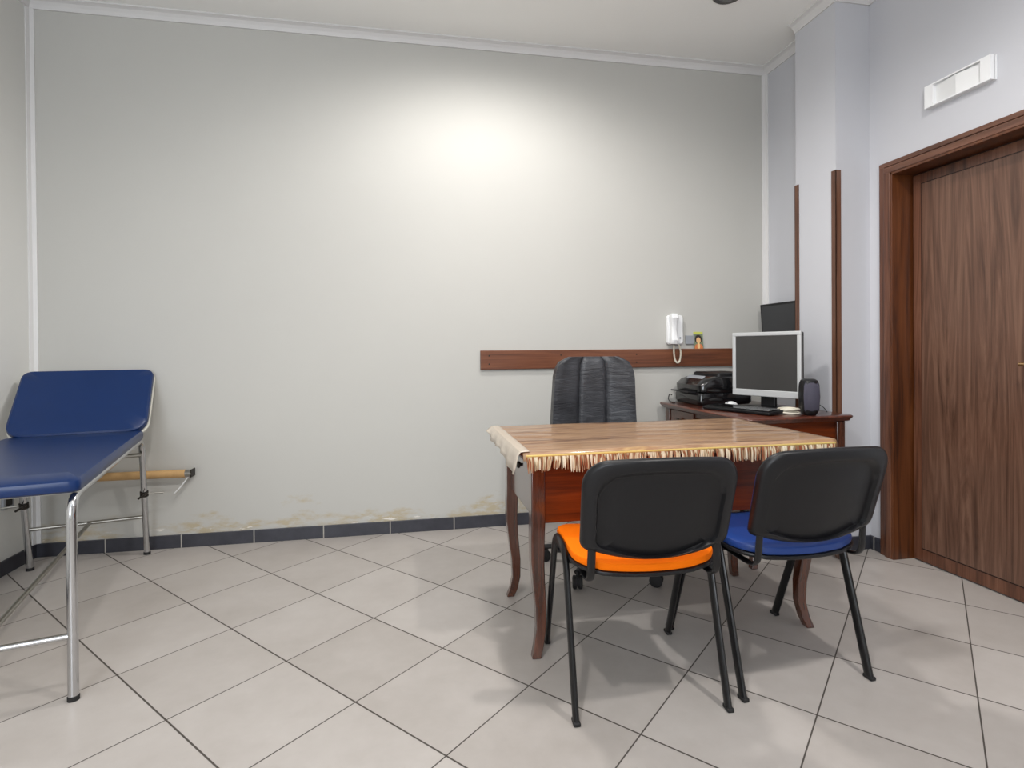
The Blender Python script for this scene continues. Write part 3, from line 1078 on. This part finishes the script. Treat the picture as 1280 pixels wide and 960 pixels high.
# speaker
sp = thing('desktop_speaker', 'dark rounded desktop speaker at the front corner of the side desk', 'speaker', (2.085, 2.605, ST), radians(-22))
secs = []
for z, kx, ky in ((0.0, 0.055, 0.07), (0.008, 0.062, 0.08), (0.012, 0.07, 0.085), (0.03, 0.086, 0.1), (0.1, 0.094, 0.105), (0.16, 0.088, 0.098), (0.182, 0.074, 0.085), (0.19, 0.05, 0.06)):
    secs.append([Vector((a, b_, z)) for a, b_ in rrect(kx, ky, min(kx, ky) * 0.36, 5)])
obj('cabinet', loft(B(), secs), 'plastic_black', sp)
secs = []
for z, kx, dy in ((0.022, 0.062, -0.046), (0.03, 0.07, -0.052), (0.1, 0.078, -0.0575), (0.158, 0.072, -0.053), (0.172, 0.058, -0.046)):
    secs.append([Vector((a, dy + (0.012 * (a / 0.04) ** 2 if b_ < 0 else 0.02), z)) for a, b_ in [(-kx / 2 + kx * i / 8, -1) for i in range(9)] + [(kx / 2 - kx * i / 8, 1) for i in range(9)]])
obj('grille', loft(B(), secs), 'speaker_cloth', sp)
o = obj('speaker_cable', tube(B(), smooth_path([(2.12, 2.66, ST + 0.06), (2.17, 2.67, ST + 0.055), (2.22, 2.665, ST + 0.03), (2.235, 2.655, ST + 0.004)], 8), 0.0022, 8), 'rubber')
tag(o, 'thin black cable running from the speaker across the desk corner', 'cable')

# ------------------------------------------------------------------ office chair
oc = thing('office_chair', 'black leather office chair behind the desk', 'chair', (1.0, 2.75, 0), 0.0)
bm = lathe(B(), [(0.03, 0.07), (0.034, 0.075), (0.034, 0.12), (0.025, 0.13), (0.025, 0.28), (0.018, 0.285), (0.018, 0.42)], 20)
obj('gas_lift', bm, 'tube_black', oc)
bm = B()
angs = [radians(a) for a in (-133.7, -61.6, 10.4, 82.4, 154.4)]
for a in angs:
    p = [(0.02 * cos(a), 0.02 * sin(a), 0.1), (0.16 * cos(a), 0.16 * sin(a), 0.095), (0.32 * cos(a), 0.32 * sin(a), 0.075)]
    tube(bm, smooth_path(p, 5), 0.024, 10, r2=0.016, radii=[1.0] * 4 + [0.9] * 4 + [0.75] * 3)
obj('star_base', bm, 'plastic_black', oc)
for a in angs:
    bm = B()
    wx, wy = 0.32 * cos(a), 0.32 * sin(a)
    for s in (-1, 1):
        mm = Matrix.Translation((wx, wy, 0.031)) @ Matrix.Rotation(a + 0.5, 4, 'Z') @ Matrix.Translation((0, s * 0.013, 0)) @ Matrix.Rotation(pi / 2, 4, 'X')
        lathe(bm, [(0.023, -0.011), (0.031, -0.007), (0.031, 0.007), (0.023, 0.011)], 18, mm)
    mm = Matrix.Translation((wx, wy, 0.0)) @ Matrix.Rotation(a + 0.5, 4, 'Z')
    box(bm, -0.02, 0.028, -0.006, 0.006, 0.022, 0.06, mm)
    tube(bm, [(wx, wy, 0.04), (wx, wy, 0.085)], 0.007, 8)
    obj('caster', bm, 'rubber', oc)
bm = B()
pad(bm, rrect(0.48, 0.46, 0.09), 0.43, 0.53, 0.04, lambda x, y: -0.02 * (y / 0.23) ** 2 if y < 0 else 0)
obj('seat', bm, 'leather_black', oc)
# backrest: three upholstered columns, curved and tapering to a rounded top
def back_panel(u0, u1, bulge):
    bm = B()
    secs = []
    nz = 22
    for i in range(nz + 1):
        t_ = i / nz
        z = 0.50 + 0.585 * t_
        if t_ > 0.76:
            q = (t_ - 0.76) / 0.24
            wdt = 0.236 - 0.012 * t_ - 0.085 * (1 - math.sqrt(max(0, 1 - q ** 2.2)))
        else:
            wdt = 0.248 - 0.032 * max(0, t_ - 0.1)
        lean = 0.16 + 0.06 * t_ + 0.02 * sin(t_ * 5)
        thick = 0.055 * (1 - 0.0 * t_) * (math.sqrt(max(0.03, 1 - ((t_ - 0.93) / 0.08) ** 2)) if t_ > 0.93 else 1)
        ring = []
        m = 7
        for k in range(m + 1):
            u = u0 + (u1 - u0) * k / m
            q = k / m
            crv = -0.045 * (u ** 2)
            blg = bulge * (1 - (2 * q - 1) ** 6) * (1 + 0.18 * sin(z * 70 + u * 9) * (0.35 if abs(u0 + u1) < 0.1 else 1))
            ring.append(Vector((u * wdt, lean + crv - thick * 0.35 - blg, z)))
        for k in range(m, -1, -1):
            u = u0 + (u1 - u0) * k / m
            ring.append(Vector((u * wdt, lean - 0.045 * u ** 2 + thick * 0.65, z)))
        secs.append(ring)
    return loft(bm, secs)


for u0, u1, bl in ((-1, -0.34, 0.010), (-0.34, 0.34, 0.012), (0.34, 1, 0.010)):
    obj('backrest_panel', back_panel(u0, u1, bl), 'leather_black', oc, auto=80)
bm = B()
tube(bm, smooth_path([(0, 0.0, 0.41), (0, 0.18, 0.40), (0, 0.235, 0.5), (0, 0.24, 0.68)], 6), 0.035, 10, r2=0.012, up=(1, 0, 0))
obj('back_bracket', bm, 'plastic_black', oc)

# ------------------------------------------------------------------ visitor chairs


def back_z(x):
    return 0.0


def make_chair(loc, rz, label, seat_mat):
    c = thing('visitor_chair', label, 'chair', loc, rz, 'black backed visitor chairs before the desk')
    # seat pan and cushion; local -y is the back of the chair (towards the viewer)
    def saddle(x, y):
        return 0.012 * (abs(x) / 0.22) ** 2 - 0.012 * max(0, (y - 0.1) / 0.1) ** 2
    out = [(x, y - 0.035 - 0.035 * (1 - (x / 0.23) ** 2) * (1 if y < 0 else 0) + (0.012 * (1 - (x / 0.23) ** 2) if y > 0.1 else 0)) for x, y in rrect(0.468, 0.36, 0.075, 8)]
    # resample long sides for a smooth curve
    dense = []
    for k in range(len(out)):
        a, b_ = out[k], out[(k + 1) % len(out)]
        dd = math.hypot(a[0] - b_[0], a[1] - b_[1])
        n = max(1, int(dd / 0.03))
        for i in range(n):
            px, py = a[0] + (b_[0] - a[0]) * i / n, a[1] + (b_[1] - a[1]) * i / n
            if dd > 0.1 and abs(a[1] - b_[1]) < 0.05:
                bulge = (1 - (px / 0.2) ** 2)
                py += (-0.022 if py < 0 else 0.008) * max(0, bulge)
            dense.append((px, py))
    obj('seat_cushion', pad(B(), dense, 0.450, 0.479, 0.011, saddle), seat_mat, c)
    out2 = [(x * 1.012, (y + 0.035) * 1.012 - 0.035) for x, y in dense]
    obj('seat_shell', pad(B(), out2, 0.437, 0.452, 0.006, saddle), 'plastic_black', c)
    # backrest shell: curved, rounded, dished rear with a raised rim
    def back_pt(x, z, dep):
        # z from 0 (bottom) to .285 ; leans to -y as it rises ; wraps forward at the sides
        y = -0.272 - 0.085 * (z / 0.285) + 0.55 * x * x + dep
        return Vector((x, y, 0.528 + z))
    H, W2 = 0.285, 0.236

    def outline(sc, sb):
        pts = []
        r_t, r_b = 0.075, 0.03
        w_ = W2 - sc
        zt, zb_ = H - sc, min(sc, sb)
        n = 8
        for i in range(n + 1):
            a = pi / 2 * i / n
            pts.append((w_ - r_t + r_t * cos(a), zt - r_t + r_t * sin(a)))
        for i in range(1, 8):
            x = (w_ - r_t) * (1 - 2 * i / 8)
            pts.append((x, zt + 0.006 * (1 - (x / (w_ - r_t)) ** 2)))
        for i in range(n + 1):
            a = pi / 2 + pi / 2 * i / n
            pts.append((-(w_ - r_t) + r_t * cos(a), zt - r_t + r_t * sin(a)))
        for i in range(1, 6):
            pts.append((-w_ + 0.005 * (i / 6.0), zt - r_t + (zb_ + r_b - (zt - r_t)) * i / 6))
        for i in range(n + 1):
            a = pi + pi / 2 * i / n
            pts.append((-(w_ - 0.005 - r_b) + r_b * cos(a), zb_ + r_b + r_b * sin(a)))
        for i in range(1, 10):
            x = -(w_ - 0.005 - r_b) * (1 - 2 * i / 10)
            pts.append((x, zb_ - 0.032 * (1 - (x / (w_ - 0.035)) ** 2)))
        for i in range(n + 1):
            a = 1.5 * pi + pi / 2 * i / n
            pts.append(((w_ - 0.005 - r_b) + r_b * cos(a), zb_ + r_b + r_b * sin(a)))
        for i in range(1, 6):
            pts.append((w_ - 0.005 * (1 - i / 6.0), zb_ + r_b + (zt - r_t - zb_ - r_b) * i / 6))
        return pts

    def ring(sc, dep, k=1.0, sb=1.0):
        cz = H * 0.5
        return [back_pt(x * k, cz + (z - cz) * k, dep) for x, z in outline(sc, sb)]
    secs = [ring(0.004, 0.012), ring(0.0, 0.006), ring(0.0, -0.004), ring(0.004, -0.013), ring(0.010, -0.017), ring(0.034, -0.019, sb=0.010), ring(0.040, -0.0175, sb=0.0105),
            ring(0.046, -0.004, sb=0.011), ring(0.053, -0.0015, sb=0.0115), ring(0.053, -0.003, 0.75, 0.0115), ring(0.053, -0.004, 0.5, 0.0115), ring(0.053, -0.004, 0.25, 0.0115), ring(0.053, -0.004, 0.02, 0.0115)]
    bk = obj('backrest', loft(B(), secs), 'plastic_black', c, auto=50)
    secs = [ring(0.012, 0.008), ring(0.010, 0.016), ring(0.012, 0.026), ring(0.022, 0.034), ring(0.04, 0.036), ring(0.04, 0.037, 0.75), ring(0.04, 0.038, 0.5), ring(0.04, 0.038, 0.25), ring(0.04, 0.038, 0.02)]
    obj('back_cushion', loft(B(), secs), seat_mat, bk, auto=50)
    for s in (-1, 1):
        # flat back support bar
        p = smooth_path([(s * 0.195, -0.06, 0.431), (s * 0.197, -0.16, 0.427), (s * 0.198, -0.222, 0.429), (s * 0.198, -0.25, 0.452), (s * 0.197, -0.256, 0.505), (s * 0.196, -0.262, 0.56)], 6)
        obj('back_support', tube(B(), p, 0.013, 10, r2=0.006, up=(0, 0, 1)), 'tube_black', c)
        # legs: two oval tubes meeting in a tight bend at the top beside the seat
        top = round_path([(s * 0.243, -0.235, 0.008), (s * 0.243, -0.10, 0.478), (s * 0.243, 0.055, 0.478), (s * 0.243, 0.235, 0.008)], 0.06, 8)
        half = len(top) // 2
        obj('leg', tube(B(), top[:half + 1], 0.0105, 12, r2=0.0175, up=(0, 1, 0)), 'tube_black', c)
        obj('leg', tube(B(), top[half:], 0.0105, 12, r2=0.0175, up=(0, 1, 0)), 'tube_black', c)
        for y in (-0.2365, 0.2365):
            f = box(B(), s * 0.243 - 0.0112, s * 0.243 + 0.0112, y - 0.0185, y + 0.0185, 0, 0.013)
            obj('foot_cap', f, 'rubber', c, smooth=False, bevel=0.004)
    for y in (-0.07, 0.03):
        obj('seat_bar', tube(B(), [(-0.243, y, 0.430), (-0.2, y, 0.428), (0.2, y, 0.428), (0.243, y, 0.430)], 0.009, 10), 'tube_black', c)
    return c


make_chair((0.748, 1.832, 0), radians(-3.6), 'black visitor chair with bright orange seat before the desk', 'fabric_orange')
make_chair((1.284, 1.862, 0), radians(2.2), 'black visitor chair with blue vinyl seat before the desk', 'vinyl_chair_blue')
